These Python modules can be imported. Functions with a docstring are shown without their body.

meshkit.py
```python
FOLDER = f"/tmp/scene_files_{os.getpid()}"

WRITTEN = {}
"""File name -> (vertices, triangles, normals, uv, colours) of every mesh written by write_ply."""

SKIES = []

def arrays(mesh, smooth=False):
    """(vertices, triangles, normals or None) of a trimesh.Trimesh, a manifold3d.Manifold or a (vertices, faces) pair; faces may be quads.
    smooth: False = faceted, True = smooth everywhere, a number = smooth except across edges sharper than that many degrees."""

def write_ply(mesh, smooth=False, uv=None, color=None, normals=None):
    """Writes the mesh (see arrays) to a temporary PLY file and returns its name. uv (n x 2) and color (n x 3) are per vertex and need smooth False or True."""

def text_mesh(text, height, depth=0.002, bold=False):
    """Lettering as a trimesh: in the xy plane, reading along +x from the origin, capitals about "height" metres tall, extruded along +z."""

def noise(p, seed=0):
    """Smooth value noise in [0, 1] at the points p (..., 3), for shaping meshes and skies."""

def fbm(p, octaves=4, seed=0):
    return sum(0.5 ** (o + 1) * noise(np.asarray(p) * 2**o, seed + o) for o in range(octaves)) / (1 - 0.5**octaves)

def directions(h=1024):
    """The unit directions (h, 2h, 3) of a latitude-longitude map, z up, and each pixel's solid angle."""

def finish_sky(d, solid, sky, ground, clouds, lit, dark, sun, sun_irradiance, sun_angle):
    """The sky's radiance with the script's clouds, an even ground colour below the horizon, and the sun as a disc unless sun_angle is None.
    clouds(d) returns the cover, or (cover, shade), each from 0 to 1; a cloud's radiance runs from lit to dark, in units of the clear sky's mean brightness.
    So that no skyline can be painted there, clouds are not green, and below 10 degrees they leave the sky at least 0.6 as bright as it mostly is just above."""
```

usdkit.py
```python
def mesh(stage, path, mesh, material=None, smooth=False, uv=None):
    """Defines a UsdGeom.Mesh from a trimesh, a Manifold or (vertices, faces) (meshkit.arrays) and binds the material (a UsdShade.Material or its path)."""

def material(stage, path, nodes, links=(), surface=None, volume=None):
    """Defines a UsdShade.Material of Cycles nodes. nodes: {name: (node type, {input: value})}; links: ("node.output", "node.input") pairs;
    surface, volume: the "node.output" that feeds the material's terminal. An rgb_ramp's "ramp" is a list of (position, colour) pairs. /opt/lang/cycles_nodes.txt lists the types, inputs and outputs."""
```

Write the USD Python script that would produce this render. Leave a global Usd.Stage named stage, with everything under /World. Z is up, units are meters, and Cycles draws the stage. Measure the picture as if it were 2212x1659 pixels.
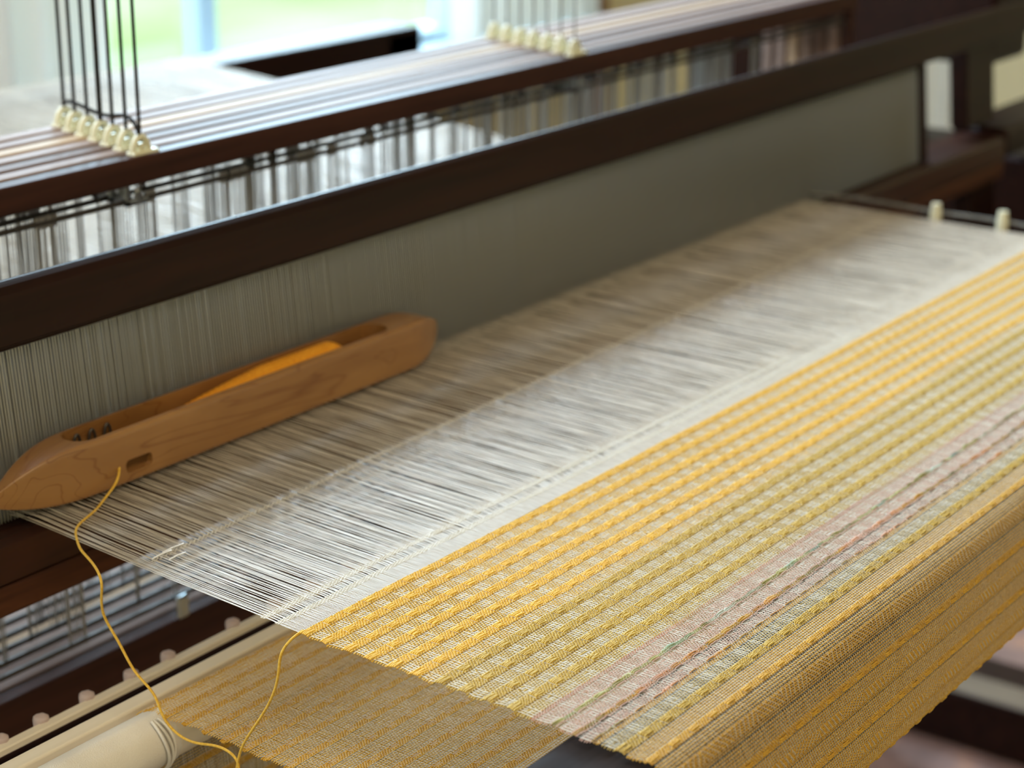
import math, random
import numpy as np
import trimesh, manifold3d as m3
from shapely.geometry import Polygon, box as sbox
import usdkit, meshkit
from pxr import Usd, UsdGeom, UsdLux, UsdShade, Gf, Sdf, Vt

stage = Usd.Stage.CreateInMemory()
UsdGeom.SetStageUpAxis(stage, 'Z'); UsdGeom.SetStageMetersPerUnit(stage, 1.0)
UsdGeom.Xform.Define(stage, '/World'); UsdGeom.Scope.Define(stage, '/World/Looks')
rng = np.random.default_rng(7)
H = 0.4                       # one loom unit (the eye's height above the warp) in metres
ZW = 0.85                     # height of the warp above the floor
FLOOR = -ZW / H
def W(p):
    p = np.asarray(p, float)
    return p * H + np.array([0, 0, ZW])

# ------------------------------------------------------------------ camera
f_px = 4200.0
pitch = math.atan(1429.5 / f_px); yaw = math.atan(3284 / math.hypot(f_px, 1429.5))
cam = UsdGeom.Camera.Define(stage, '/World/camera')
Fv = np.array([math.cos(yaw) * math.cos(pitch), math.sin(yaw) * math.cos(pitch), -math.sin(pitch)])
Rv = np.array([math.sin(yaw), -math.cos(yaw), 0.0]); Uv = np.cross(Rv, Fv)
eye = W([0, 0, 1.0])
M = Gf.Matrix4d(*Rv, 0, *Uv, 0, *(-Fv), 0, *eye, 1)
cam.AddTransformOp().Set(M)
cam.CreateHorizontalApertureAttr(36.0); cam.CreateVerticalApertureAttr(27.0)
cam.CreateFocalLengthAttr(36.0 * f_px / 2212)
cam.CreateFStopAttr(7.6); cam.CreateFocusDistanceAttr(2.28 * H)
cam.CreateClippingRangeAttr((0.05, 500.0))
cam.CreateExposureAttr(0.0)

# ------------------------------------------------------------------ light
def world_light(path, kind, at, to, color, intensity, **size):
    L = kind.Define(stage, path)
    z = np.asarray(at, float) - np.asarray(to, float); z /= np.linalg.norm(z)
    x = np.cross([0, 0, 1.0], z); x = x / np.linalg.norm(x) if np.linalg.norm(x) > 1e-6 else np.array([1.0, 0, 0]); y = np.cross(z, x)
    L.AddTransformOp().Set(Gf.Matrix4d(*x, 0, *y, 0, *z, 0, *map(float, at), 1))
    L.CreateColorAttr(Gf.Vec3f(*color)); L.CreateIntensityAttr(intensity)
    for k, v in size.items(): getattr(L, f'Create{k.capitalize()}Attr')(v)
    return L
dome = UsdLux.DomeLight.Define(stage, '/World/sky')
dome.CreateIntensityAttr(1.05); dome.CreateColorAttr(Gf.Vec3f(0.86, 0.95, 1.0))
# long narrow area light added high inside the room
world_light('/World/clerestory', UsdLux.RectLight, W([3.2, 5.3, 3.85]), W([2.6, 1.6, 0]), (0.66, 0.84, 1.0), 46.0, width=3.0, height=0.2)
# daylight of the open sky in the upper half of the window behind the loom
world_light('/World/window_daylight', UsdLux.RectLight, W([8.4, 8.9, 4.6]), W([3.2, 3.0, 0.2]), (0.55, 0.79, 1.0), 60.0, width=1.5, height=1.7)
# cool light added by the windowless left wall to brighten the lower left
world_light('/World/side_window_daylight', UsdLux.RectLight, W([-3.3, 3.6, 1.6]), W([1.5, 1.7, -.2]), (0.84, 0.93, 1.0), 7.0, width=1.0, height=1.2)
# warm fill panel added high on the weaver's side, no fixture behind it
world_light('/World/ceiling_lamp', UsdLux.RectLight, W([0.2, -2.0, 4.3]), W([2.0, 0.9, -0.4]), (1.0, 0.78, 0.52), 7.0, width=1.2, height=0.8)

# ------------------------------------------------------------------ helpers
def lin(r, g, b):
    return tuple(((c / 255) / 12.92 if c / 255 <= .04045 else ((c / 255 + .055) / 1.055) ** 2.4) for c in (r, g, b))
used = {}
def numbered(parent, name):
    k = (parent, name); n = used.get(k, 0); used[k] = n + 1
    return f'{parent}/{name}' if n == 0 else f'{parent}/{name}_{n:03d}'
origin = {}
def tag(prim, label=None, cat=None, group=None, kind=None):
    prim = prim.GetPrim() if hasattr(prim, 'GetPrim') else prim
    for k, v in (('label', label), ('category', cat), ('group', group), ('kind', kind)):
        if v: prim.SetCustomDataByKey(k, v)
    return prim
def thing(name, label, cat, loc, group=None, kind=None):
    p = numbered('/World', name); x = UsdGeom.Xform.Define(stage, p)
    o = W(loc); x.AddTranslateOp().Set(Gf.Vec3d(*o)); origin[p] = o
    tag(x, label, cat, group, kind)
    return p
def off(parent):
    while parent not in origin and parent.count('/') > 1: parent = parent.rsplit('/', 1)[0]
    return origin.get(parent, np.zeros(3))
def verts(m):
    if isinstance(m, m3.Manifold):
        q = m.to_mesh(); return np.array(q.vert_properties[:, :3]), np.array(q.tri_verts)
    if isinstance(m, tuple): return np.asarray(m[0], float), np.asarray(m[1])
    return np.array(m.vertices), np.array(m.faces)
def emit(parent, name, mesh, mat, smooth=30, label=None, kind=None, uv=None):
    """mesh in loom units -> one Mesh prim under parent, in metres"""
    p = numbered(parent, name)
    v, f = verts(mesh)
    usdkit.mesh(stage, p, (W(v) - off(parent), f), mat, smooth, uv)
    tag(stage.GetPrimAtPath(p), label, kind=kind)
    return p
def top(name, mesh, mat, label=None, cat=None, group=None, kind=None, smooth=30):
    p = emit('/World', name, mesh, mat, smooth)
    tag(stage.GetPrimAtPath(p), label, cat, group, kind)
    return p
def curves(parent, name, lines, width, mat, label=None, kind=None, typ='linear'):
    p = numbered(parent, name)
    c = UsdGeom.BasisCurves.Define(stage, p)
    pts = W(np.vstack(lines)) - off(parent)
    c.CreatePointsAttr(Vt.Vec3fArray.FromNumpy(pts.astype(np.float32)))
    c.CreateCurveVertexCountsAttr(Vt.IntArray.FromNumpy(np.array([len(l) for l in lines], np.int32)))
    c.CreateTypeAttr(typ)
    if typ == 'cubic': c.CreateBasisAttr('catmullRom')
    c.CreateWrapAttr('nonperiodic')
    if isinstance(width, float):
        c.CreateWidthsAttr(Vt.FloatArray([float(width * H)])); c.SetWidthsInterpolation('constant')
    else:
        c.CreateWidthsAttr(Vt.FloatArray.FromNumpy((np.concatenate(width) * H).astype(np.float32))); c.SetWidthsInterpolation('vertex')
    UsdShade.MaterialBindingAPI.Apply(c.GetPrim()).Bind(mat)
    tag(c, label, kind=kind)
    return p
def cbox(x0, x1, y0, y1, z0, z1, b=0.003):
    b = min(b, (x1 - x0) * .45, (y1 - y0) * .45, (z1 - z0) * .45)
    P = []
    for sx in (0, 1):
        for sy in (0, 1):
            for sz in (0, 1):
                c = np.array([x1 if sx else x0, y1 if sy else y0, z1 if sz else z0], float)
                d = np.array([1 - 2 * sx, 1 - 2 * sy, 1 - 2 * sz]) * b
                for k in range(3):
                    e = d.copy(); e[k] = 0
                    P.append(c + e)
    return trimesh.PointCloud(P).convex_hull
def prism_x(poly, x0, x1):
    """polygon in (y, z) extruded along x"""
    m = trimesh.creation.extrude_polygon(poly, x1 - x0, engine='earcut')
    v = np.array(m.vertices)
    return trimesh.Trimesh(np.c_[v[:, 2] + x0, v[:, 0], v[:, 1]], m.faces, process=False)
def rrect(y0, y1, z0, z1, r):
    return sbox(y0 + r, z0 + r, y1 - r, z1 - r).buffer(r, quad_segs=5)
def shear(m, k=0.09, z0=0.0, y=None):
    m = trimesh.Trimesh(np.array(m.vertices), np.array(m.faces), process=False)
    m.vertices[:, 1] += k * (m.vertices[:, 2] - z0); return m
def cat_(ms): return trimesh.util.concatenate(ms)
def sweep(points, radii, sides=8, caps=True):
    p = np.asarray(points, float); n = len(p)
    t = np.gradient(p, axis=0); t /= np.linalg.norm(t, axis=1, keepdims=True)
    a = np.cross(t[0], [0.31, 0.2, 0.93]); a /= np.linalg.norm(a)
    rad = np.broadcast_to(radii, (n,)); V = []
    for i in range(n):
        a = a - t[i] * (a @ t[i]); a /= np.linalg.norm(a); b = np.cross(t[i], a)
        ang = np.arange(sides) * 2 * np.pi / sides
        V.append(p[i] + rad[i] * (np.cos(ang)[:, None] * a + np.sin(ang)[:, None] * b))
    V = np.vstack(V); Fc = []
    for i in range(n - 1):
        for j in range(sides):
            q = [i * sides + j, i * sides + (j + 1) % sides, (i + 1) * sides + (j + 1) % sides, (i + 1) * sides + j]
            Fc += [[q[0], q[1], q[2]], [q[0], q[2], q[3]]]
    if caps:
        k = len(V); V = np.vstack([V, p[0], p[-1]])
        for j in range(sides):
            Fc.append([k, (j + 1) % sides, j]); Fc.append([k + 1, (n - 1) * sides + j, (n - 1) * sides + (j + 1) % sides])
    return trimesh.Trimesh(V, Fc, process=False)
def cyl_x(x0, x1, y, z, r, sides=40):
    a = np.arange(sides) * 2 * np.pi / sides
    return prism_x(Polygon(np.c_[y + r * np.cos(a), z + r * np.sin(a)]), x0, x1)
def spline(pts, n):
    from scipy.interpolate import CubicSpline
    p = np.asarray(pts, float); s = np.r_[0, np.cumsum(np.linalg.norm(np.diff(p, axis=0), axis=1))]
    return CubicSpline(s, p)(np.linspace(0, s[-1], n))

# ------------------------------------------------------------------ materials
def mat(name, nodes, links, surface='p.BSDF'):
    return usdkit.material(stage, f'/World/Looks/{name}', nodes, links, surface)
def plain(name, col, rough=0.5, spec=0.5, metal=0.0, **kw):
    return mat(name, {'p': ('principled_bsdf', dict(base_color=col, roughness=rough, specular_ior_level=spec, metallic=metal, **kw))}, [])
def wood(name, dark, light, rough=0.4, grain=(3, 60, 60), spec=0.5, bump=0.15, coat=0.0, contrast=(0.3, 0.7)):
    return mat(name, {
        'g': ('geometry', {}),
        'm': ('mapping', {'scale': grain}),
        'n': ('noise_texture', {'scale': 1.0, 'detail': 6, 'roughness': .6, 'distortion': .6}),
        'r': ('rgb_ramp', {'ramp': [(contrast[0], dark), (contrast[1], light)]}),
        'm2': ('mapping', {'scale': tuple(g * 6 for g in grain)}),
        'n2': ('noise_texture', {'scale': 1.0, 'detail': 3}),
        'b': ('bump', {'strength': bump, 'distance': 0.001}),
        'p': ('principled_bsdf', {'roughness': rough, 'specular_ior_level': spec, 'coat_weight': coat, 'coat_roughness': .2})},
        [('g.position', 'm.vector'), ('m.vector', 'n.vector'), ('n.fac', 'r.fac'), ('r.color', 'p.base_color'),
         ('g.position', 'm2.vector'), ('m2.vector', 'n2.vector'), ('n2.fac', 'b.height'), ('b.normal', 'p.normal')])
def fibre(name, a, b, rough=0.55, spec=0.4, scale=(400, 400, 400), trans=0.0, sheen=0.0):
    """yarn: fibre tone varied by noise; a and b are its two tones"""
    n = {'g': ('geometry', {}), 'm': ('mapping', {'scale': scale}), 'n': ('noise_texture', {'scale': 1.0, 'detail': 2}),
         'r': ('rgb_ramp', {'ramp': [(0.32, a), (0.68, b)]}),
         'p': ('principled_bsdf', {'roughness': rough, 'specular_ior_level': spec, 'sheen_weight': sheen})}
    l = [('g.position', 'm.vector'), ('m.vector', 'n.vector'), ('n.fac', 'r.fac'), ('r.color', 'p.base_color')]
    if not trans: return mat(name, n, l)
    n['t'] = ('translucent_bsdf', {}); n['x'] = ('mix_closure', {'fac': trans})
    l += [('r.color', 't.color'), ('p.BSDF', 'x.closure1'), ('t.BSDF', 'x.closure2')]
    return mat(name, n, l, 'x.closure')

mahogany = wood('mahogany', lin(24, 9, 7), lin(41, 18, 13), .45, (4, 70, 70), .16, .12)
mahogany_worn = wood('mahogany_worn', lin(36, 16, 11), lin(66, 34, 22), .42, (4, 60, 60), .3, .15)
tan_wood = wood('tan_wood', lin(150, 122, 98), lin(190, 162, 132), .6, (4, 70, 70), .2, (4, 70, 70))
front_shaft_wood = wood('front_shaft_wood', lin(44, 22, 17), lin(72, 40, 31), .55, (4, 70, 70), .25)
shaft_woods = [wood('umber_wood', lin(88, 68, 60), lin(126, 102, 92), .6, (4, 70, 70), .2), wood('walnut_wood', lin(118, 98, 90), lin(160, 138, 128), .6, (4, 70, 70), .2), tan_wood]
dark_grey_wood = wood('dark_grey_wood', lin(34, 29, 29), lin(56, 49, 49), .85, (5, 60, 60), .1)
cream_wood = wood('cream_wood', lin(230, 220, 200), lin(244, 236, 222), .5, (3, 50, 50), .4, .08)
peg_wood = plain('peg_wood', lin(196, 178, 178), .5)
steel = plain('reed_steel', (0.50, 0.49, 0.465), .36, .5, .78)
rod_steel = plain('rod_steel', (0.10, 0.09, 0.085), .45, .5, 0.7)
wire = plain('heddle_wire', (0.42, 0.41, 0.40), .4, .5, 0.8)
zinc = plain('zinc', (0.62, 0.66, 0.68), .3, .5, 1.0)
clip_plastic = plain('clip_plastic', lin(226, 222, 196), .42, .5, subsurface_weight=.0)
cord_black = fibre('cord_black', lin(22, 20, 20), lin(52, 48, 46), .8, .2)
cord_grey = fibre('cord_grey', lin(90, 88, 86), lin(140, 138, 134), .8, .2)
warp_white = fibre('warp_white', lin(202, 192, 178), lin(228, 221, 210), .30, .9, (900, 60, 900), .12)
thread_white = fibre('thread_white', lin(216, 210, 198), lin(238, 234, 224), .45, .5, (700, 700, 700), .12)
gold = fibre('gold_yarn', lin(220, 170, 50), lin(241, 200, 88), .6, .3, (700, 700, 700), .04, .1)
gold_pale = fibre('gold_pale_yarn', lin(220, 174, 66), lin(240, 204, 106), .6, .3, (700, 700, 700), .05, .1)
olive = fibre('mustard_yarn', lin(182, 148, 54), lin(214, 184, 92), .6, .3, (700, 700, 700), .04, .1)
olive_pale = fibre('mustard_pale_yarn', lin(196, 162, 70), lin(222, 194, 108), .6, .3, (700, 700, 700), .05, .1)
amber = fibre('amber_yarn', lin(196, 146, 42), lin(224, 180, 72), .6, .3, (700, 700, 700), .10, .1)
pink = fibre('pink_yarn', lin(214, 168, 152), lin(232, 200, 188), .8, .2, (260, 700, 700), .2, .3)
def varied(name, stops, freq):
    return mat(name, {'g': ('geometry', {}), 'm': ('mapping', {'scale': (freq, 6, 6)}), 'n': ('noise_texture', {'scale': 1.0, 'detail': 1}),
        'r': ('rgb_ramp', {'ramp': stops}), 'p': ('principled_bsdf', {'roughness': .8, 'specular_ior_level': .2, 'sheen_weight': .2})},
        [('g.position', 'm.vector'), ('m.vector', 'n.vector'), ('n.fac', 'r.fac'), ('r.color', 'p.base_color')])
slub_teal = varied('slub_teal', [(.28, lin(112, 146, 140)), (.42, lin(186, 184, 130)), (.55, lin(130, 118, 52)), (.7, lin(196, 206, 196))], 28)
slub_brown = varied('slub_brown', [(.28, lin(120, 124, 92)), (.45, lin(190, 146, 60)), (.58, lin(196, 138, 88)), (.72, lin(214, 170, 150))], 24)
slub_rose = varied('slub_rose', [(.3, lin(196, 132, 112)), (.5, lin(206, 158, 132)), (.7, lin(178, 138, 70))], 22)
bobbin_yarn = fibre('bobbin_yarn', lin(222, 138, 20), lin(244, 170, 44), .6, .3, (500, 900, 900))
canvas = mat('canvas', {'g': ('geometry', {}), 'w': ('noise_texture', {'scale': 1400, 'detail': 2}), 'n': ('noise_texture', {'scale': 25, 'detail': 3}),
    'r': ('rgb_ramp', {'ramp': [(.3, lin(222, 216, 206)), (.7, lin(240, 236, 228))]}), 'b': ('bump', {'strength': .5, 'distance': .0006}),
    'p': ('principled_bsdf', {'roughness': .85, 'specular_ior_level': .2})},
    [('g.position', 'w.vector'), ('g.position', 'n.vector'), ('n.fac', 'r.fac'), ('r.color', 'p.base_color'), ('w.fac', 'b.height'), ('b.normal', 'p.normal')])
cherry = mat('cherry_wood', {'g': ('geometry', {}), 'm': ('mapping', {'scale': (9, 42, 42), 'rotation': (0, .12, 0)}),
    'n': ('noise_texture', {'scale': 1.0, 'detail': 5, 'distortion': .8}), 'r': ('rgb_ramp', {'ramp': [(.3, lin(138, 94, 50)), (.7, lin(160, 116, 68))]}),
    'm3': ('mapping', {'scale': (5, 26, 26)}), 'n3': ('noise_texture', {'scale': 1.0, 'detail': 2, 'distortion': 1.4}),
    'mu': ('math', {'math_type': 'multiply', 'value2': 9.0}), 'fr': ('math', {'math_type': 'fraction'}),
    'r3': ('rgb_ramp', {'ramp': [(0, (1, 1, 1)), (.86, (1, 1, 1)), (.94, lin(222, 206, 192)), (1.0, (1, 1, 1))]}),
    'x': ('mix', {'mix_type': 'multiply', 'fac': 1.0}),
    'p': ('principled_bsdf', {'roughness': .36, 'specular_ior_level': .5, 'coat_weight': .5, 'coat_roughness': .22})},
    [('g.position', 'm.vector'), ('m.vector', 'n.vector'), ('n.fac', 'r.fac'), ('r.color', 'x.color1'),
     ('g.position', 'm3.vector'), ('m3.vector', 'n3.vector'), ('n3.fac', 'mu.value1'), ('mu.value', 'fr.value1'), ('fr.value', 'r3.fac'), ('r3.color', 'x.color2'), ('x.color', 'p.base_color')])
white_paint = plain('white_paint', lin(176, 194, 206), .4)
cream_wall = mat('cream_wall', {'g': ('geometry', {}), 'n': ('noise_texture', {'scale': 3, 'detail': 4}), 'r': ('rgb_ramp', {'ramp': [(.3, lin(226, 212, 172)), (.7, lin(238, 226, 190))]}),
    'p': ('principled_bsdf', {'roughness': .8, 'specular_ior_level': .2})}, [('g.position', 'n.vector'), ('n.fac', 'r.fac'), ('r.color', 'p.base_color')])
ceiling_mat = plain('ceiling_paint', lin(214, 198, 172), .9, .2)
brown_trim = wood('brown_trim', lin(110, 72, 44), lin(150, 104, 66), .5, (60, 60, 4))
curtain_mat = mat('curtain_cloth', {'d': ('diffuse_bsdf', {'color': lin(238, 234, 226)}), 't': ('translucent_bsdf', {'color': lin(238, 234, 228)}), 'x': ('mix_closure', {'fac': .25})},
    [('d.BSDF', 'x.closure1'), ('t.BSDF', 'x.closure2')], 'x.closure')
glass = mat('window_glass', {'t': ('transparent_bsdf', {'color': (.96, .98, .97)}), 'g': ('glossy_bsdf', {'roughness': .02}), 'x': ('mix_closure', {'fac': .05})},
    [('t.BSDF', 'x.closure1'), ('g.BSDF', 'x.closure2')], 'x.closure')
lawn_mat = mat('lawn_grass', {'g': ('geometry', {}), 'n': ('noise_texture', {'scale': .55, 'detail': 4}), 'n2': ('noise_texture', {'scale': 9, 'detail': 3}),
    'r': ('rgb_ramp', {'ramp': [(.3, lin(112, 154, 76)), (.5, lin(146, 174, 122)), (.72, lin(168, 184, 156))]}),
    'p': ('principled_bsdf', {'roughness': .9, 'specular_ior_level': .1})}, [('g.position', 'n.vector'), ('n.fac', 'r.fac'), ('r.color', 'p.base_color')])
tile_mat = mat('terracotta', {'o': ('object_info', {}), 'g': ('geometry', {}), 'n': ('noise_texture', {'scale': 14, 'detail': 5}),
    'r': ('rgb_ramp', {'ramp': [(.25, lin(104, 76, 68)), (.55, lin(138, 104, 94)), (.78, lin(176, 124, 96))]}),
    'p': ('principled_bsdf', {'roughness': .6})}, [('g.position', 'n.vector'), ('n.fac', 'r.fac'), ('r.color', 'p.base_color')])
grout_mat = plain('grout', lin(96, 84, 78), .9)

# ------------------------------------------------------------------ the room
RX0, RX1, RY0, RY1, CEIL = -3.5, 11.0, -6.0, 6.0, 4.75
FZ = FLOOR
fl = thing('floor', None, None, (0, 0, FZ), kind='structure')
emit(fl, 'grout_bed', cbox(RX0, RX1, RY0, RY1, FZ - .08, FZ - .012, .001), grout_mat)
ts = .62
for i in range(int((10.8 - 1.0) / ts)):
    for j in range(int((5.6 + 0.6) / ts)):
        x = 1.0 + i * ts; y = -0.6 + j * ts
        dz = rng.uniform(-.004, .004)
        emit(fl, 'tile', cbox(x + .01, x + ts - .01, y + .01, y + ts - .01, FZ - .03, FZ - .004 + dz, .006), tile_mat, smooth=False)
T = .3
W1 = (4.7, 8.62, -.48, 4.0)     # the window behind the loom: x0, x1, z0, z1
wall = [cbox(RX0, W1[0], RY1, RY1 + T, FZ, CEIL, .001), cbox(W1[1], RX1, RY1, RY1 + T, FZ, CEIL, .001),
        cbox(W1[0], W1[1], RY1, RY1 + T, FZ, W1[2], .001), cbox(W1[0], W1[1], RY1, RY1 + T, W1[3], CEIL, .001)]
top('wall_back', cat_(wall), cream_wall, kind='structure', smooth=False)
top('wall_left', cbox(RX0 - T, RX0, RY0, RY1, FZ, CEIL, .001), cream_wall, kind='structure', smooth=False)
D1 = (4.62, 5.7, FZ + .0, 3.2)   # the glazed door in the right wall
wr = [cbox(RX1, RX1 + T, RY0, D1[0], FZ, CEIL, .001), cbox(RX1, RX1 + T, D1[1], RY1, FZ, CEIL, .001), cbox(RX1, RX1 + T, D1[0], D1[1], D1[3], CEIL, .001)]
top('wall_right', cat_(wr), cream_wall, kind='structure', smooth=False)
top('wall_front', cbox(RX0, RX1, RY0 - T, RY0, FZ, CEIL, .001), cream_wall, kind='structure', smooth=False)
top('ceiling', cbox(RX0, RX1, RY0, RY1, CEIL, CEIL + .1, .001), ceiling_mat, kind='structure', smooth=False)
w1 = thing('window_1', None, None, (W1[0], RY1, W1[2]), kind='structure')
fr = .07
for a in ((W1[0], W1[0] + fr, W1[2], W1[3]), (W1[1] - fr, W1[1], W1[2], W1[3]), (W1[0], W1[1], W1[2], W1[2] + fr), (W1[0], W1[1], W1[3] - fr, W1[3])):
    emit(w1, 'frame', cbox(a[0], a[1], RY1 - .03, RY1 + .12, a[2], a[3], .01), white_paint)
for a, b in ((5.86, 5.97), (7.53, 7.64)):
    emit(w1, 'mullion', cbox(a, b, RY1 - .02, RY1 + .08, W1[2], W1[3], .01), white_paint)
emit(w1, 'sill', cbox(W1[0] - .1, W1[1] + .1, RY1 - .95, RY1 + .02, W1[2] - .06, W1[2], .01), white_paint)
for a, b in ((W1[0] + fr, 5.86), (5.97, 7.53), (7.64, W1[1] - fr)):
    emit(w1, 'pane', cbox(a, b, RY1 + .05, RY1 + .06, W1[2] + fr, W1[3] - fr, .001), glass, smooth=False)
d1 = thing('door_1', None, None, (RX1, D1[0], FZ), kind='structure')
for a in ((D1[0], D1[0] + .1, D1[2], D1[3]), (D1[1] - .1, D1[1], D1[2], D1[3]), (D1[0], D1[1], D1[2], D1[2] + .5), (D1[0], D1[1], D1[3] - .12, D1[3])):
    emit(d1, 'frame', cbox(RX1 - .02, RX1 + .12, a[0], a[1], a[2], a[3], .01), white_paint)
emit(d1, 'pane', cbox(RX1 + .04, RX1 + .05, D1[0] + .1, D1[1] - .1, D1[2] + .5, D1[3] - .12, .001), glass, smooth=False)
top('trim_1', cbox(8.72, 8.92, RY1 - .06, RY1, FZ, CEIL, .01), brown_trim, kind='structure')
gx, gy = np.meshgrid(np.linspace(-60, 120, 60), np.linspace(6.4, 160, 60), indexing='ij')
gz = FZ - .1 + 1.2 * (meshkit.fbm(np.stack([gx * .03, gy * .03, gx * 0], -1), 3) - .5) * np.clip((gy - 10) / 40, 0, 1)
gi = np.arange(3600).reshape(60, 60)
gf = np.vstack([np.c_[gi[:-1, :-1].ravel(), gi[1:, :-1].ravel(), gi[1:, 1:].ravel()], np.c_[gi[:-1, :-1].ravel(), gi[1:, 1:].ravel(), gi[:-1, 1:].ravel()]])
top('lawn', (np.c_[gx.ravel(), gy.ravel(), gz.ravel()], gf), lawn_mat, 'sunlit pale green lawn seen through the window', 'lawn', kind='stuff', smooth=True)
gx, gy = np.meshgrid(np.linspace(11.4, 90, 30), np.linspace(-60, 6.4, 30), indexing='ij')
gi = np.arange(900).reshape(30, 30)
gf = np.vstack([np.c_[gi[:-1, :-1].ravel(), gi[1:, :-1].ravel(), gi[1:, 1:].ravel()], np.c_[gi[:-1, :-1].ravel(), gi[1:, 1:].ravel(), gi[:-1, 1:].ravel()]])
top('terrace', (np.c_[gx.ravel(), gy.ravel(), np.full(900, FZ - .1)], gf), plain('paving', lin(214, 214, 210), .8), kind='structure', smooth=True)
def curtain(x0, x1, z0, z1, y, label, folds, amp, seed, mt=curtain_mat):
    n = 160; u = np.linspace(0, 1, n); r = np.random.default_rng(seed)
    yy = y + amp * np.sin(u * folds * 2 * np.pi + 2.2 * np.sin(u * 7 + seed)) + amp * .4 * np.sin(u * folds * 4.3 + seed)
    xx = x0 + (x1 - x0) * u; zz = np.linspace(z0, z1, 12); V = []
    for k, z in enumerate(zz):
        s = 1 - .25 * k / 11
        V.append(np.c_[xx, y + (yy - y) * s, np.full(n, z)])
    for z, s in zip(zz[::-1], (1 - .25 * np.arange(12) / 11)[::-1]):
        V.append(np.c_[xx, y + (yy - y) * s + .006, np.full(n, z)])
    V = np.vstack(V); i = np.arange(24 * n).reshape(24, n); Fc = []
    a = np.vstack([i, i[:1]])
    Fc = np.vstack([np.c_[a[:-1, :-1].ravel(), a[:-1, 1:].ravel(), a[1:, 1:].ravel()], np.c_[a[:-1, :-1].ravel(), a[1:, 1:].ravel(), a[1:, :-1].ravel()]])
    top('curtain', (V, Fc), mt, label, 'curtain', smooth=True)
curtain(3.9, 5.22, W1[2] + .01, 4.3, RY1 - .2, 'cream curtain hanging in soft folds left of the window', 7, .05, 1)
curtain(7.42, 8.60, W1[2] + .01, 4.3, RY1 - .2, 'white curtain hanging in folds right of the window', 8, .045, 2)

def sheer(y0, y1, z0, z1, x, label):
    n = 80; u = np.linspace(0, 1, n); xx = x + .04 * np.sin(u * 38) + .015 * np.sin(u * 91)
    V = np.vstack([np.c_[xx + d, y0 + (y1 - y0) * u, np.full(n, z)] for z, d in ((z0, 0), (z1, 0), (z1, .006), (z0, .006))])
    i = np.arange(4 * n).reshape(4, n); a = np.vstack([i, i[:1]])
    Fc = np.vstack([np.c_[a[:-1, :-1].ravel(), a[:-1, 1:].ravel(), a[1:, 1:].ravel()], np.c_[a[:-1, :-1].ravel(), a[1:, 1:].ravel(), a[1:, :-1].ravel()]])
    top('curtain', (V, Fc), curtain_mat, label, 'curtain', smooth=True)
sheer(4.66, 5.68, FZ + .1, 3.2, RX1 - .12, 'thin white curtain hanging in the bright doorway to the right of the loom')

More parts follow.
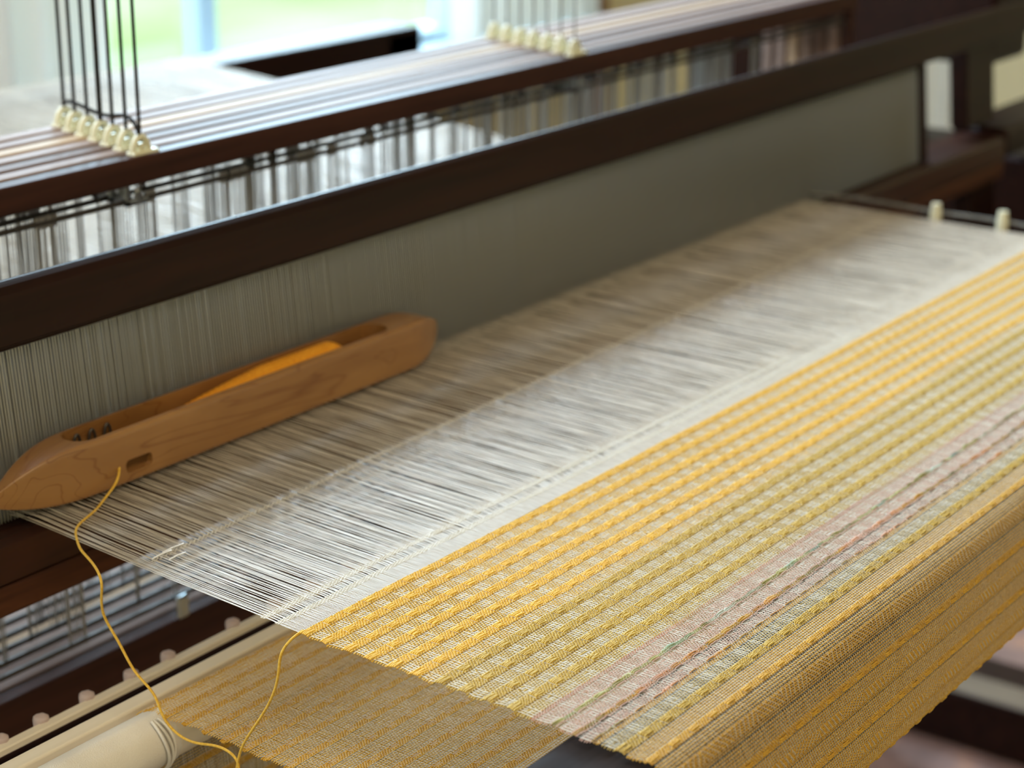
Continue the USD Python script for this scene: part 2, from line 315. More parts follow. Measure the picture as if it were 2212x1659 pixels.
# ------------------------------------------------------------------ loom frame
lf = thing('loom_frame', 'dark mahogany floor loom frame with breast beam, back beam and side rails', 'loom', (3.0, 2.4, FZ))
emit(lf, 'breast_beam', prism_x(rrect(.895, 1.055, -.20, -.013, .035), 0.95, 5.45), dark_grey_wood, label='worn dark grey breast beam under the cloth')
emit(lf, 'back_beam', prism_x(rrect(3.8, 3.95, .03, .118, .012), .6, 4.66), mahogany)
emit(lf, 'back_post', cbox(4.50, 4.665, 3.80, 3.96, FZ + .01, .112, .012), mahogany)
emit(lf, 'side_rail', cbox(5.1, 5.35, 2.13, 3.12, .10, 1.05, .012), mahogany)
emit(lf, 'upright', cbox(5.1, 5.35, 2.62, 3.1, FZ + .01, .10, .012), mahogany)
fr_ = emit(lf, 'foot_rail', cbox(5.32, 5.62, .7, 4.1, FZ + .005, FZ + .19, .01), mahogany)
emit(fr_, 'tread_strip', cbox(5.315, 5.45, .7, 4.1, FZ + .19, FZ + .2, .004), wood('lit_rail_top', lin(92, 74, 60), lin(120, 100, 82), .5, (60, 4, 60)), label='pale strip painting the lit top of the rail')  # pale colour paints the lit top of the dark rail
emit(lf, 'lower_side_rail', cbox(5.1, 5.35, .95, 2.6, -.66, -.14, .012), mahogany)
emit(lf, 'lower_panel', cbox(.8, 4.6, 2.56, 2.62, -1.5, -.52, .01), mahogany)  # dark board added to stand in for the shade under the loom

# ------------------------------------------------------------------ beater: cap, reed, race board, swords
bt = thing('beater', 'dark mahogany beater with rounded cap, steel reed and race board standing across the warp', 'loom beater', (3.0, 1.98, -.12))
capp = Polygon([(1.938, .231), (2.000, .231), (2.006, .282), (1.990, .296), (1.958, .3125), (1.950, .3135), (1.942, .308), (1.938, .298)]).buffer(-.003).buffer(.003, quad_segs=4)
emit(bt, 'cap', shear(prism_x(capp, .9, 5.6)), mahogany)
race = Polygon([(1.935, -.075), (2.06, -.075), (2.06, -.018), (1.944, -.018), (1.935, -.026)])
emit(bt, 'race_board', shear(prism_x(race, .9, 4.76)), mahogany_worn)
emit(bt, 'lower_rail', shear(prism_x(rrect(1.942, 2.06, -.125, -.079, .008), .9, 4.76)), wood('brown_rail', lin(52, 27, 18), lin(98, 58, 36), .5, (4, 60, 60), .2, .15))
emit(bt, 'shuttle_box', shear(cbox(4.77, 5.7, 1.935, 2.09, -.075, .0, .012)), mahogany)
for x0 in (4.64,):
    emit(bt, 'sword', shear(cbox(x0, x0 + .17, 1.985, 2.035, .012, .232, .006)), mahogany)
    emit(bt, 'sword', shear(cbox(x0, x0 + .17, 1.985, 2.035, -.62, -.13, .006)), mahogany)
rd = emit(bt, 'reed', cat_([shear(prism_x(rrect(1.968, 1.990, .214, .236, .006), 1.2, 4.36)), shear(prism_x(rrect(1.968, 1.990, -.03, -.012, .006), 1.2, 4.36)),
                            shear(cbox(4.335, 4.365, 1.966, 1.992, -.015, .232, .003))]), mahogany, label='wooden binding of the steel reed')
pitchx = .0052; nd = int((4.33 - 1.2) / pitchx)
DV, DF = [], []
bt0, bf0 = verts(trimesh.creation.box([.0011, .0145, .236]))
for k in range(nd):
    v = bt0.copy(); a = rng.normal(0, .05)
    v[:, 0] += v[:, 1] * a
    v[:, 0] += 1.203 + k * pitchx + rng.normal(0, .0002); v[:, 1] += 1.979; v[:, 2] += .102
    v[:, 1] += .09 * v[:, 2]
    DV.append(v); DF.append(bf0 + 8 * k)
emit(rd, 'dents', (np.vstack(DV), np.vstack(DF)), steel, smooth=False, label='flat grey steel reed wires', kind='stuff')

# ------------------------------------------------------------------ heddle frames (shafts)
names = ['frontmost heddle frame with dark mahogany face next to the beater', 'second heddle frame from the front, close behind the frontmost one', 'third heddle frame from the front, with a dark top bar',
         'fourth heddle frame, the middle one of the seven', 'pale tan heddle frame, third from the back', 'sixth heddle frame from the front, second from the back', 'rearmost heddle frame, nearest the window']
mats = [front_shaft_wood, shaft_woods[1], shaft_woods[0], shaft_woods[1], tan_wood, shaft_woods[1], shaft_woods[1]]
clipx = [2.030, 2.036, 2.042, 2.05, 2.056, 2.062, 2.072]
def clip_mesh(x, y, z):
    a = np.linspace(0, np.pi, 14)
    arch = sweep(np.c_[x - .002 + .017 * np.cos(a), np.full(14, y), z - .004 + .030 * np.sin(a)], .0058, 8)
    foot = cbox(x - .024, x + .030, y - .010, y + .010, z - .003, z + .005, .002)
    web = cbox(x - .008, x + .004, y - .006, y + .006, z + .002, z + .016, .002)
    return cat_([arch, foot, web])
for i in range(7):
    y = 2.196 + .0365 * i; th = .0315
    zt = .372 + .002 * i
    s = thing('heddle_frame', names[i], 'heddle frame', (3.0, y, -.475), 'row of heddle frames hanging across the loom')
    emit(s, 'top_bar', prism_x(rrect(y, y + th, zt - .043, zt, .004), 1.15, 4.40), mats[i])
    emit(s, 'bottom_bar', prism_x(rrect(y, y + th, -.505, -.414, .004), 1.15, 4.40), mats[i])
    yc = y + th / 2
    for z0, z1 in ((zt - .073, zt - .066), (-.386, -.378)):
        emit(s, 'heddle_rod', cbox(1.15, 4.38, yc - .004, yc + .004, z0, z1, .001), rod_steel, label='flat steel heddle rod')
    emit(s, 'end_bar', cbox(4.375, 4.40, y + .003, y + th - .003, -.42, zt - .04, .003), mats[i])
    # heddles: thin wires between the rods, sliding in loose groups
    xs = np.sort(rng.uniform(1.5, 3.95, 24)[:, None] + rng.normal(0, .006, (24, 5)), axis=None)
    hv = []
    for x in xs:
        j = rng.normal(0, .003)
        hv.append(np.array([[x, yc, zt - .062], [x + j, yc, .012], [x + j, yc, -.012], [x + rng.normal(0, .002), yc, -.39]]))
    curves(s, 'heddles', hv, .0019, wire, 'thin steel wire heddles hanging between the rods', 'stuff')
    loops = [cbox(x - .0045, x + .0045, yc - .003, yc + .003, zt - .078, zt - .060, .001) for x in xs[::2]]
    emit(s, 'heddle_loops', cat_(loops), wire, smooth=False, kind='stuff')
    for x in (clipx[i], 3.20 + .004 * i):
        c = emit(s, 'cord_clip', clip_mesh(x, yc, zt), clip_plastic, label='cream plastic cord clip')
        px = x - .002
        emit(s, 'lift_cord', sweep([[px, yc, zt + .018], [px + .001, yc, zt + .25], [px + rng.normal(0, .003), yc, zt + .9], [px, yc, zt + 1.6]], (.0030 if i not in (3,) else .0042) if x < 3 else .0022, 7), cord_black if x < 3 else cord_grey)
    if i < 3:
        for x in (1.998, 3.20):
            hk = cat_([cbox(x - .016, x - .008, yc - .012, yc - .006, zt - .075, zt - .035, .001), cbox(x - .016, x + .03, yc - .012, yc - .006, zt - .075, zt - .066, .001), cbox(x + .004, x + .016, yc - .014, yc - .004, zt - .072, zt - .05, .003)])
            emit(s, 'rod_hook', hk, zinc, label='small zinc hook carrying the heddle rod')
    if i == 0:
        emit(s, 'rod_hook', cbox(2.03, 2.056, y - .006, y + .004, -.415, -.374, .004), zinc, label='small zinc hook carrying the heddle rod')
# tie cord lying across the left clips
top('tie_cord', sweep(spline([[2.02, 2.205, .405], [2.035, 2.25, .425], [2.045, 2.30, .418], [2.05, 2.35, .422], [2.07, 2.43, .42]], 24), .0032, 7), cord_black,
    'thin black cord tied across the cream clips at the left ends of the heddle frames', 'cord')

# ------------------------------------------------------------------ slats, peg rail, rollers below
sl_ = thing('slat', 'narrow cream wooden slat with a row of pale pegs, just behind the canvas roller', 'slat', (2.75, 1.83, -.245))
emit(sl_, 'board', cbox(.9, 4.6, 1.820, 1.837, -.245, -.234, .002), cream_wood)
for x in (1.386, 1.4525, 1.531, 1.6105, 1.680, 1.808, 1.894, 1.977, 2.06, 2.144):
    emit(sl_, 'peg', sweep([[x - .004, 1.841, -.243], [x - .002, 1.841, -.236], [x + .001, 1.841, -.2325], [x + .002, 1.841, -.2285], [x + .002, 1.841, -.226]], [.007, .0095, .0110, .0095, .004], 10), peg_wood, smooth=50, label='small pale peg')

# ------------------------------------------------------------------ weaving
# cloth path as arc length s from the fell: top, breast beam, underside, knee roller, hanging web
YF = 1.412
R1 = .045; YB = .928                          # bend over the beam
path = [(YF, 0.0)]
def arc(c, r, a0, a1, n=14):
    for a in np.linspace(a0, a1, n): path.append((c[0] + r * math.cos(a), c[1] + r * math.sin(a)))
path.append((.99, -.001))
arc((.93, -.050), .049, math.pi / 2, math.pi * .97, 16)
path.append((.8755, -.13))
arc((.921, -.160), .045, math.pi, math.pi * 1.5, 12)
path += [(1.0, -.2055), (1.12, -.198), (1.25, -.191), (1.60, -.182)]
RY, RZ, RR = 1.670, -.222, .038
arc((RY, RZ), RR, math.pi / 2, 0.0, 10)
path += [(1.708, -.25), (1.70, -.32), (1.69, -.5), (1.68, -.8)]
path = np.array(path); seg = np.r_[0, np.cumsum(np.linalg.norm(np.diff(path, axis=0), axis=1))]
fine = np.linspace(0, seg[-1], 4000); py = np.interp(fine, seg, path[:, 0]); pz = np.interp(fine, seg, path[:, 1])
k = np.ones(25) / 25
py[60:-60] = np.convolve(py, k, 'same')[60:-60]; pz[60:-60] = np.convolve(pz, k, 'same')[60:-60]
ty = np.gradient(py); tz = np.gradient(pz); tl = np.hypot(ty, tz); ny, nz = -tz / tl, ty / tl
ny, nz = -ny, -nz
def on(s):
    return np.interp(s, fine, py), np.interp(s, fine, pz), np.interp(s, fine, ny), np.interp(s, fine, nz)
def s_at(y, top_=True): return YF - y
NE = 16                                        # ends in a repeat
XL, XR = 1.494, 3.762
NW = 62 * NE
xend = XL + (XR - XL) * (np.arange(NW) + .5) / NW
xend = xend + rng.normal(0, .00022, NW)
# the treadling: a list of (s, yarn, width, rule)
picks = []
REP = .0334
def rib(s, y_, n=6, w=.00215, gap=.0025):
    for j in range(n):
        picks.append((s + j * gap, y_, w, 'rib_edge' if j in (0, n - 1) else 'rib'))
    return s + n * gap
def lace(s, y_, n=5, w=.00105, gap=.0038, rule='lace'):
    for j in range(n): picks.append((s + (j + .5) * gap, y_, w, (rule, j)))
    return s + n * gap
s = .0015
def band(s, rib_y, lace_y, target):
    s2 = rib(s, rib_y); n = 5; g = (s + target - s2) / n
    return lace(s2, lace_y, n, .00160, g)
for r in range(6): s = band(s, 'gold', 'gold_pale', REP)
for r in range(4): s = band(s, 'olive', 'olive_pale', REP)
for j in range(3): picks.append((s + j * .0022, 'rose', .0013, 'plain')); 
s += .007
s = lace(s, 'pink', 6, .0013, .0030)
for j in range(4): picks.append((s + j * .0026, 'teal' if j in (1, 2) else 'pink', .0019 if j in (1, 2) else .0013, 'rib'))
s += .011
s = lace(s, 'pink', 6, .0013, .0030)
for j in range(4): picks.append((s + j * .0026, 'brown' if j in (1, 2) else 'pink', .0018 if j in (1, 2) else .0013, 'rib'))
s += .011
s = lace(s, 'pink', 5, .0013, .0030)
picks.append((s, 'brown', .0018, 'rib')); s += .003
for j in range(3): picks.append((s + j * .0022, 'amber', .0011, 'plain'))
s += .008
s = lace(s, 'olive_pale', 5, .0009, .0036)
s = rib(s, 'olive', 5, .0019, .0029)
S_BEND = s
# over the beam: open gauze with golden bars
while s < .80:
    s = lace(s, 'amber', 6, .0018, .0037, 'gauze')
    for j in range(4): picks.append((s + j * .0026, 'amber', .0022, 'rib_edge' if j in (0, 3) else 'rib'))
    s += .0112
    s = lace(s, 'amber', 5, .0018, .0037, 'gauze')
    for j in range(5): picks.append((s + j * .0026, 'amber', .0019, 'twill%d' % (j % 4)))
    s += .013
    s = rib(s, 'amber', 2, .0013, .0026)
while s < seg[-1] - .02:
    s2 = rib(s, 'amber', 4, .0026, .0026); s = lace(s2, 'gold_pale', 6, .0012, .0040)
picks = [p for p in picks if p[0] < seg[-1] - .01]
NP = len(picks)
# drawdown: +1 where the warp end lies on top
ii = np.arange(NW) % NE; D = np.empty((NP, NW), np.int8)
for j, p in enumerate(picks):
    pl = np.where((np.arange(NW) + j) % 2 == 0, 1, -1)
    rl = p[3]
    if rl == 'plain' or rl == 'rib_edge': d = pl
    elif rl == 'rib': d = np.where(ii < 6, -1, pl); d = np.where(ii == 15, 1, d)
    elif isinstance(rl, tuple) and rl[0] == 'lace':
        flip = np.where(rng.random(NW) < .06, -1, 1); d = np.where((ii < 7) & (ii % 2 == 0), flip, pl)
    elif isinstance(rl, tuple): d = pl
    else: d = np.where((np.arange(NW) + int(rl[5]) + (np.arange(NW) // 24 % 2) * (4 - 2 * int(rl[5]))) % 4 < 2, 1, -1)
    D[j] = d
sp = np.array([p[0] for p in picks]); wd = np.array([p[2] for p in picks])
Y, Z, NY, NZ = on(sp)
WARP_W = .00070
# the hidden lower part is only built as far in as one can see under the web
xmax = np.where(sp < .80, 9.0, 2.75)
cl = thing('woven_cloth', 'loosely woven golden yellow lace cloth with a pink stripe, wound over the breast beam', 'cloth', (2.6, 1.0, -.2))
wavy = .0016 * np.sin(sp * 90) + .0012 * np.sin(sp * 210 + 1)
edge_shift = -.010 * np.clip((sp - .30) / .15, 0, 1) * np.clip(1.5 - sp / .6, 0, 1)
def xmap(x, j):                                 # draw-in and wavy selvedge, fading into the cloth
    u = np.clip((x - XL) / .10, 0, 1)
    return x + (wavy[j] + edge_shift[j]) * (1 - u) ** 2
def thin(z_sign):
    keep = np.ones(len(z_sign), bool); keep[1:-1] = (z_sign[1:-1] != z_sign[:-2]) | (z_sign[1:-1] != z_sign[2:]); return keep
byyarn = {}
for j, p in enumerate(picks):
    m = xend < xmax[j]; x = xend[m]; d = D[j][m]
    kp = thin(d); kp[::6] = True
    x = x[kp]; dd = d[kp]
    h = -dd * (WARP_W * .34) + rng.normal(0, .00008, len(x))
    fl_ = (dd < 0) & (np.arange(NW)[m][kp] % NE < 6) & (p[3] == 'rib'); h = h + .0009 * fl_ + (.0007 if p[3] in ('rib', 'rib_edge') else .0002) * (dd < 0)
    sw = rng.normal(0, .0003, len(x))
    # slight waviness of the pick across the width and bundling towards open blocks
    dy = .0010 * np.sin(x * 9 + j * .01) + .0005 * np.sin(x * 31 + .3)
    y = Y[j] + NY[j] * h + (sw + dy) * (1 if sp[j] < .45 else .3) * (1 if sp[j] < .47 else 0)
    z = Z[j] + NZ[j] * h
    xx = xmap(x, j)
    P = np.c_[xx, y, z]
    P = np.vstack([P[:1] + [-.004, 0, -.0006], P])
    if p[1] in ('teal', 'brown', 'rose', 'pink'):
        b = meshkit.noise(np.c_[P[:, 0] * 38, np.full(len(P), j * 3.7), np.zeros(len(P))], 5)
        amp = {'teal': 3.4, 'brown': 3.0, 'rose': .5, 'pink': .5}[p[1]]
        w = p[2] * (.75 + amp * np.clip(b - .62, 0, 1) * 2.2)
        w = np.clip(w, 0, .0075)
    else:
        w = np.full(len(P), p[2]) * (1 + .10 * rng.normal(0, 1, len(P)));
        w[1:] *= 1 + .22 * fl_
    byyarn.setdefault(p[1], []).append((P, w))
YL = {'gold': (gold, 'golden orange weft yarn'), 'gold_pale': (gold_pale, 'fine pale gold weft yarn'), 'olive': (olive, 'mustard yellow weft yarn'), 'olive_pale': (olive_pale, 'fine pale mustard weft yarn'),
      'amber': (amber, 'deep amber weft yarn on the turned part of the cloth'), 'pink': (pink, 'fuzzy pale pink weft yarn'), 'teal': (slub_teal, 'slubby teal and olive weft yarn'), 'brown': (slub_brown, 'slubby brown and ochre weft yarn'), 'rose': (slub_rose, 'rose weft yarn at the edge of the pink stripe')}
for nme, L in byyarn.items():
    curves(cl, nme.replace('olive', 'mustard') + '_weft', [a for a, b in L], [b for a, b in L], YL[nme][0], YL[nme][1], 'stuff')
wl = []; ww = []
fats = 1 + .14 * rng.normal(0, 1, NW).clip(-1.5, 2)
for i in range(NW):
    fat = fats[i]
    jm = NP if xend[i] < 2.75 else int(np.searchsorted(sp, .80))
    d = D[:jm, i]; kp = thin(d); kp[::4] = True
    js = np.nonzero(kp)[0]; dd = d[js]
    h = dd * (wd[js] * .34) + .00012 * dd
    x = np.array([xmap(np.array([xend[i]]), j)[0] for j in js]) if xend[i] < XL + .1 else np.full(len(js), xend[i])
    # ends of an open block draw together
    blk = (ii[i] - 3) / 7.0
    x = x + np.where(dd > 0, rng.normal(0, .00016, len(js)), 0)
    P = np.c_[x, Y[js] + NY[js] * h, Z[js] + NZ[js] * h]
    wl.append(P); isl = np.array([isinstance(picks[j][3], tuple) and picks[j][3][0] == 'lace' for j in js])
    isr = np.array([picks[j][3] in ('rib', 'rib_edge') for j in js])
    ww.append(np.where(isr, .75, 1.0) * np.where((dd > 0) & isl & (ii[i] < 7) & (ii[i] % 2 == 0), np.where(sp[js] > S_BEND - .02, .00070, .00092) * fat, np.where(sp[js] > S_BEND - .02, .00052, .00064) * fat))
curves(cl, 'warp_yarn', wl, ww, thread_white, 'fine white warp yarn crossing the coloured weft', 'stuff')
# fuzz of the pink mohair stripe and a little everywhere
fz = []
for k in range(2600):
    j = rng.integers(0, NP)
    if picks[j][1] not in ('pink', 'rose', 'teal', 'brown'):
        if rng.random() > .02: continue
    x = rng.uniform(XL, XR); a = rng.uniform(0, 6.28); r = rng.uniform(.004, .012)
    p0 = np.array([x, Y[j], Z[j]]); nn = np.array([0, NY[j], NZ[j]])
    tt = np.array([math.cos(a), math.sin(a) * NZ[j], -math.sin(a) * NY[j]])
    fz.append(np.array([p0, p0 + tt * r * .4 + nn * .0018, p0 + tt * r * .8 + nn * .0022, p0 + tt * r + nn * .0012]))
for k in range(3200):
    cand = [j for j in range(NP) if picks[j][1] in ('pink', 'rose')] if k == 0 else cand
    j = cand[rng.integers(0, len(cand))]
    x = rng.uniform(XL, XR); a = rng.uniform(0, 6.28); r = rng.uniform(.004, .014)
    p0 = np.array([x, Y[j], Z[j]]); nn = np.array([0, NY[j], NZ[j]])
    tt = np.array([math.cos(a), math.sin(a) * NZ[j], -math.sin(a) * NY[j]])
    fz.append(np.array([p0, p0 + tt * r * .4 + nn * .0016, p0 + tt * r * .8 + nn * .0020, p0 + tt * r + nn * .0012]))
curves(cl, 'fuzz', fz, .00022, pink, 'fine pink fibre fuzz', 'stuff')

# ------------------------------------------------------------------ warp: fell to back beam
wt = thing('warp_threads', 'wide sheet of fine white warp threads running through the reed to the back beam', 'warp', (2.6, 2.4, 0))
RXL, RXR = 1.532, 3.748
lines = []
ws = []
for i in range(NW):
    u = (i + .5) / NW
    xr = RXL + (RXR - RXL) * u
    xr = 1.203 + pitchx * (np.floor((xr - 1.203) / pitchx) + .5) + rng.uniform(-.0008, .0008)   # through its dent
    xf = XL + (XR - XL) * u
    bunch = 1.4 * .0022 * (meshkit.noise(np.array([i / 2.7, 0, 0]), 9) - .5) + .0022 * (meshkit.noise(np.array([i / 9.0, 5, 0]), 9) - .5)
    z = rng.normal(0, .0012); lift = .004 * (1 if i % 2 else -1) + rng.normal(0, .0015)
    yh = 2.196 + .0365 * (i % 7) + .0157
    xw = rng.normal(0, .0016)
    P = [[xf, YF, .0004], [xf + (xr - xf) * .06, YF + .034, z * .2], [xf + (xr - xf) * .15 + bunch * .8, YF + .075, z * .4], [xf + (xr - xf) * .5 + xw * .6 + bunch, 1.70, z + lift * .35], [xr + xw * .3 + bunch * .3, 1.93, z + lift * .8], [xr, 1.98, lift], [xr, yh, lift * 1.5], [xr + rng.normal(0, .002), 3.0, .06 + z], [xr, 3.80, .1225], [xr, 3.90, .123], [xr, 3.955, .112], [xr, 3.965, .05], [xr, 3.965, -.4]]
    lines.append(np.array(P)); ws.append(.00096)
curves(wt, 'threads', lines, .00100, warp_white, 'fine white warp threads', 'stuff')
hd = thing('weft_header', 'two narrow white bands of weft laid across the bare warp just behind the yellow cloth', 'yarn', (2.6, 1.46, 0))
def crosspick(parent, name, yfun, n, gap, w, m, x0, x1, amp, lab=None):
    L = []
    for j in range(n):
        x = np.arange(x0, x1, .0042); y = yfun(x) + (j - (n - 1) / 2) * gap + rng.normal(0, .0002, len(x)) + .0008 * np.sin(x * 23 + j * .3)
        L.append(np.c_[x, y, amp * np.where((np.arange(len(x)) + j) % 2 == 0, 1, -1) + .0004])
    curves(parent, name, L, w, m, lab, 'stuff')
crosspick(hd, 'band', lambda x: 1.4745 - .012 * (x - 1.5), 5, .0019, .0012, thread_white, 1.497, 2.75, .0003)
crosspick(hd, 'band', lambda x: 1.4500 - .012 * (x - 1.5), 5, .0019, .0012, thread_white, 1.496, 2.95, .0003)
sx = thing('cross_thread', 'pair of glossy white threads laid across the bare warp, midway between shuttle and cloth', 'yarn', (2.6, 1.72, 0))
crosspick(sx, 'thread', lambda x: 1.700 + .028 * (x - 1.53), 2, .003, .0011, thread_white, 1.535, 3.70, .0016)
# glossy nylon ends at the left of the cross threads
ny_mat = plain('nylon', (.9, .9, .92), .12, .8)
for a, b in (([1.535, 1.699, .0035], [1.566, 1.697, .005]), ([1.556, 1.703, .0035], [1.59, 1.700, .005]), ([1.545, 1.680, .0035], [1.572, 1.678, .005])):
    emit(sx, 'nylon_end', sweep([a, (np.array(a) + b) / 2 + [0, 0, .001], b], .0012, 6), ny_mat, smooth=60, label='shiny nylon thread end')

# selvedge pegs and cord at the right
sg = thing('selvedge_guide', 'thin grey cord with two small pale pins along the far selvedge of the warp', 'guide', (3.78, 1.6, 0))
for px, py in ((3.772, 1.672), (3.790, 1.53)):
    emit(sg, 'pin', sweep([[px, py, -.02], [px, py, .006], [px, py, .034]], [.012, .013, .010], 10), clip_plastic, label='small pale pin')
emit(sg, 'cord', sweep(spline([[3.76, 2.0, .01], [3.80, 1.85, .012], [3.785, 1.675, .012], [3.80, 1.53, .010], [3.78, 1.42, .004]], 20), .0045, 7), cord_grey)

# ------------------------------------------------------------------ knee roller in canvas, with tie string
cr = thing('canvas_roller', 'roller wrapped in off white canvas under the cloth at the lower left', 'roller', (1.5, RY, RZ))
x = np.linspace(.9, 1.505, 60); a = np.linspace(0, 2 * np.pi, 49)[:-1]
rad = (RR - .0016) * (1 + .03 * (meshkit.noise(np.stack(np.broadcast_arrays(x[:, None] * 12, np.cos(a) * 2, np.sin(a) * 2), -1), 3) - .5)) + .0022 * np.exp(-((a - 1.7) / .18) ** 2)
V = np.stack([np.broadcast_to(x[:, None], rad.shape), RY + rad * np.cos(a), RZ + rad * np.sin(a)], -1).reshape(-1, 3)
q = np.arange(60 * 48).reshape(60, 48); qr = np.roll(q, -1, 1)
Fc = np.vstack([np.c_[q[:-1].ravel(), q[1:].ravel(), qr[1:].ravel()], np.c_[q[:-1].ravel(), qr[1:].ravel(), qr[:-1].ravel()]])
c0 = len(V); V = np.vstack([V, [[.9, RY, RZ], [1.505, RY, RZ]]])
Fc = np.vstack([Fc, np.c_[np.full(48, c0), q[0], qr[0]], np.c_[np.full(48, c0 + 1), qr[-1], q[-1]]])
emit(cr, 'canvas', trimesh.Trimesh(V, Fc, process=False), canvas, smooth=60)
emit(cr, 'core', cyl_x(1.506, 4.6, RY, RZ, RR - .004), cream_wood, label='bare cream wooden roller under the cloth')
st = []
for k in range(3):
    aa = np.linspace(2.0, 4.4, 16)
    st.append(sweep(np.c_[1.478 + .004 * k + .004 * np.sin(aa * 2 + k), RY + (RR + .003) * np.cos(aa), RZ + (RR + .003) * np.sin(aa)], .0022, 6))
st.append(sweep(spline([[1.478, RY - RR * .5, RZ - RR * .95], [1.484, RY - .03, RZ - .08], [1.49, RY - .028, RZ - .14]], 12), .003, 6))
emit(cr, 'tie_string', cat_(st), canvas, label='off white string tied round the canvas')
# second, cream batten right behind the roller
top('batten', prism_x(rrect(1.714, 1.741, -.245, -.197, .004), .9, 4.6), cream_wood, 'cream wooden batten hard against the canvas roller', 'batten')

# ------------------------------------------------------------------ shuttle
sh = thing('boat_shuttle', 'cherry wood boat shuttle with golden yarn bobbin resting on the warp against the reed', 'shuttle', (1.95, 1.945, .006))
X0, X1, YC = 1.482, 2.412, 1.9415
n = 90; u = (1 - np.cos(np.linspace(0, np.pi, n))) / 2; xs = X0 + (X1 - X0) * u
def taper(d, L, p): t = np.clip(d / L, 0, 1); return (1 - (1 - t) ** p)
dl, dr = xs - X0, X1 - xs
hw = .0350 * np.minimum(taper(dl, .19, 2.1), taper(dr, .13, 2.6)) + .0012
zt = .086 - .044 * (1 - taper(dl, .15, 2.4)) - .030 * (1 - taper(dr, .09, 2.0))
zb = .0075 + .022 * (1 - taper(dl, .13, 2.2)) + .034 * (1 - taper(dr, .11, 2.2))
hh = (zt - zb) / 2; zc = (zt + zb) / 2
ang = np.linspace(0, 2 * np.pi, 49)[:-1]; e = 2 / 13.0
cu = np.sign(np.cos(ang)) * np.abs(np.cos(ang)) ** e; su = np.sign(np.sin(ang)) * np.abs(np.sin(ang)) ** e
V = np.stack([np.broadcast_to(xs[:, None], (n, 48)), YC + hw[:, None] * cu, zc[:, None] + hh[:, None] * su], -1).reshape(-1, 3)
q = np.arange(n * 48).reshape(n, 48); qr = np.roll(q, -1, 1)
Fc = np.vstack([np.c_[q[:-1].ravel(), q[1:].ravel(), qr[1:].ravel()], np.c_[q[:-1].ravel(), qr[1:].ravel(), qr[:-1].ravel()]])
c0 = len(V); V = np.vstack([V, [[X0, YC, zc[0]], [X1, YC, zc[-1]]]])
Fc = np.vstack([Fc, np.c_[np.full(48, c0), q[0], qr[0]], np.c_[np.full(48, c0 + 1), qr[-1], q[-1]]])
bm = trimesh.Trimesh(V, Fc, process=False)
if bm.volume < 0: bm.invert()
body = m3.Manifold(m3.Mesh(np.asarray(bm.vertices, np.float32), np.asarray(bm.faces, np.uint32)))
cut = Polygon(sbox(1.640, YC - .001, 2.245, YC + .001)).buffer(.0255, quad_segs=12)
cav = trimesh.creation.extrude_polygon(cut, .09, engine='earcut'); cav.apply_translation([0, 0, .022])
slotp = Polygon(sbox(1.692, .030, 1.726, .034)).buffer(.0075, quad_segs=8)
sl = trimesh.creation.extrude_polygon(slotp, .06, engine='earcut')
sl = trimesh.Trimesh(np.c_[sl.vertices[:, 0], sl.vertices[:, 2] + YC - .062, sl.vertices[:, 1]], sl.faces[:, ::-1], process=False)
def mani(t):
    t = trimesh.Trimesh(t.vertices, t.faces)
    if t.volume < 0: t.invert()
    return m3.Manifold(m3.Mesh(np.asarray(t.vertices, np.float32), np.asarray(t.faces, np.uint32)))
body = body - mani(cav) - mani(sl)
emit(sh, 'body', body, cherry, smooth=35)
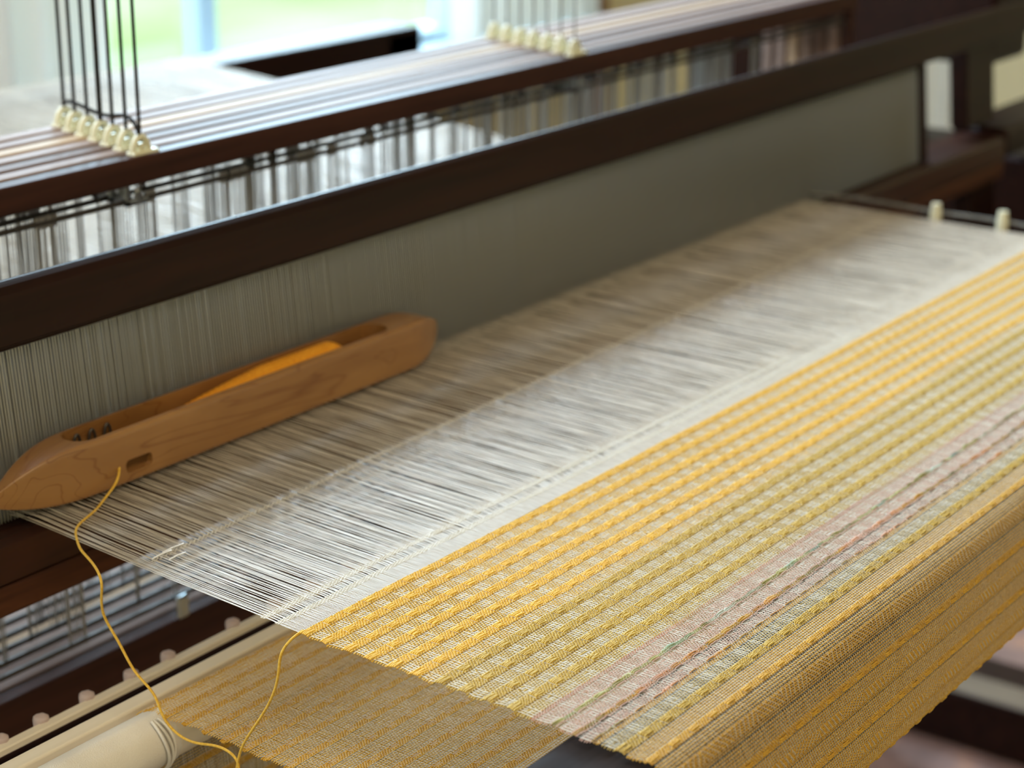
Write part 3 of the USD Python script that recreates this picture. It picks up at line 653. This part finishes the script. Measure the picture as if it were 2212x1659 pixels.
# bobbin
bx = np.linspace(1.80, 2.17, 60); t = (bx - 1.80) / .37
br = .0240 * np.clip(t / .55, 0, 1) ** .7 * np.clip((1.02 - t) / .08, 0, 1) ** .5 + .0035
br = br + .0006 * np.sin(bx * 1500)
bo = sweep(np.c_[bx, np.full(60, YC), np.full(60, .0615)], br, 24)
bob = emit(sh, 'bobbin', bo, bobbin_yarn, smooth=60, label='golden orange yarn wound on the bobbin')
emit(sh, 'spindle', sweep([[1.80, YC, .058], [1.9, YC, .058], [2.2, YC, .058], [2.245, YC, .056]], .0042, 10), zinc, label='metal bobbin spindle')
emit(sh, 'ferrule', sweep([[2.180, YC, .058], [2.19, YC, .058], [2.215, YC, .058], [2.222, YC, .058]], [.010, .014, .014, .010], 14), zinc, label='metal ferrule at the bobbin foot')
for xk in (1.648, 1.675, 1.703):
    aa = np.linspace(0, np.pi, 12)
    emit(sh, 'tension_hook', sweep(np.c_[xk + .006 * np.cos(aa), np.full(12, YC + .018), .060 + .019 * np.sin(aa)], .0022, 8), rod_steel, label='dark wire tension hook')
for xk in (1.672, 1.735):
    emit(sh, 'bead', trimesh.creation.icosphere(2, .0045).apply_translation([xk, YC - .014, .066]), clip_plastic, label='small pale bead')

# ------------------------------------------------------------------ loose weft yarn
yp = [[1.692, 1.925, .040], [1.675, 1.9085, .037], [1.6658, 1.9, .030], [1.6512, 1.893, .0203], [1.632, 1.888, .012], [1.612, 1.8812, .006], [1.5766, 1.8643, .006], [1.5449, 1.8493, .006], [1.5168, 1.8185, .006], [1.4980, 1.7900, .006], [1.4854, 1.7625, .006], [1.4587, 1.7092, -.005], [1.468, 1.7211, -.0519], [1.475, 1.7053, -.0888], [1.475, 1.6752, -.1247], [1.475, 1.644, -.1472], [1.474, 1.6302, -.1700], [1.475, 1.602, -.1886], [1.475, 1.5703, -.1882], [1.475, 1.5303, -.1812], [1.475, 1.5075, -.1887], [1.475, 1.5037, -.2033], [1.475, 1.5085, -.2150], [1.475, 1.5067, -.2005], [1.475, 1.4901, -.1577], [1.475, 1.4406, -.08], [1.475, 1.4299, -.0465], [1.478, 1.4265, -.0228], [1.488, 1.414, -.002], [1.50, 1.4125, .001]]
top('weft_yarn', sweep(spline(yp, 260), .00175, 8), gold, 'loose golden weft yarn trailing from the shuttle and hanging in a loop beside the selvedge', 'yarn', smooth=60)
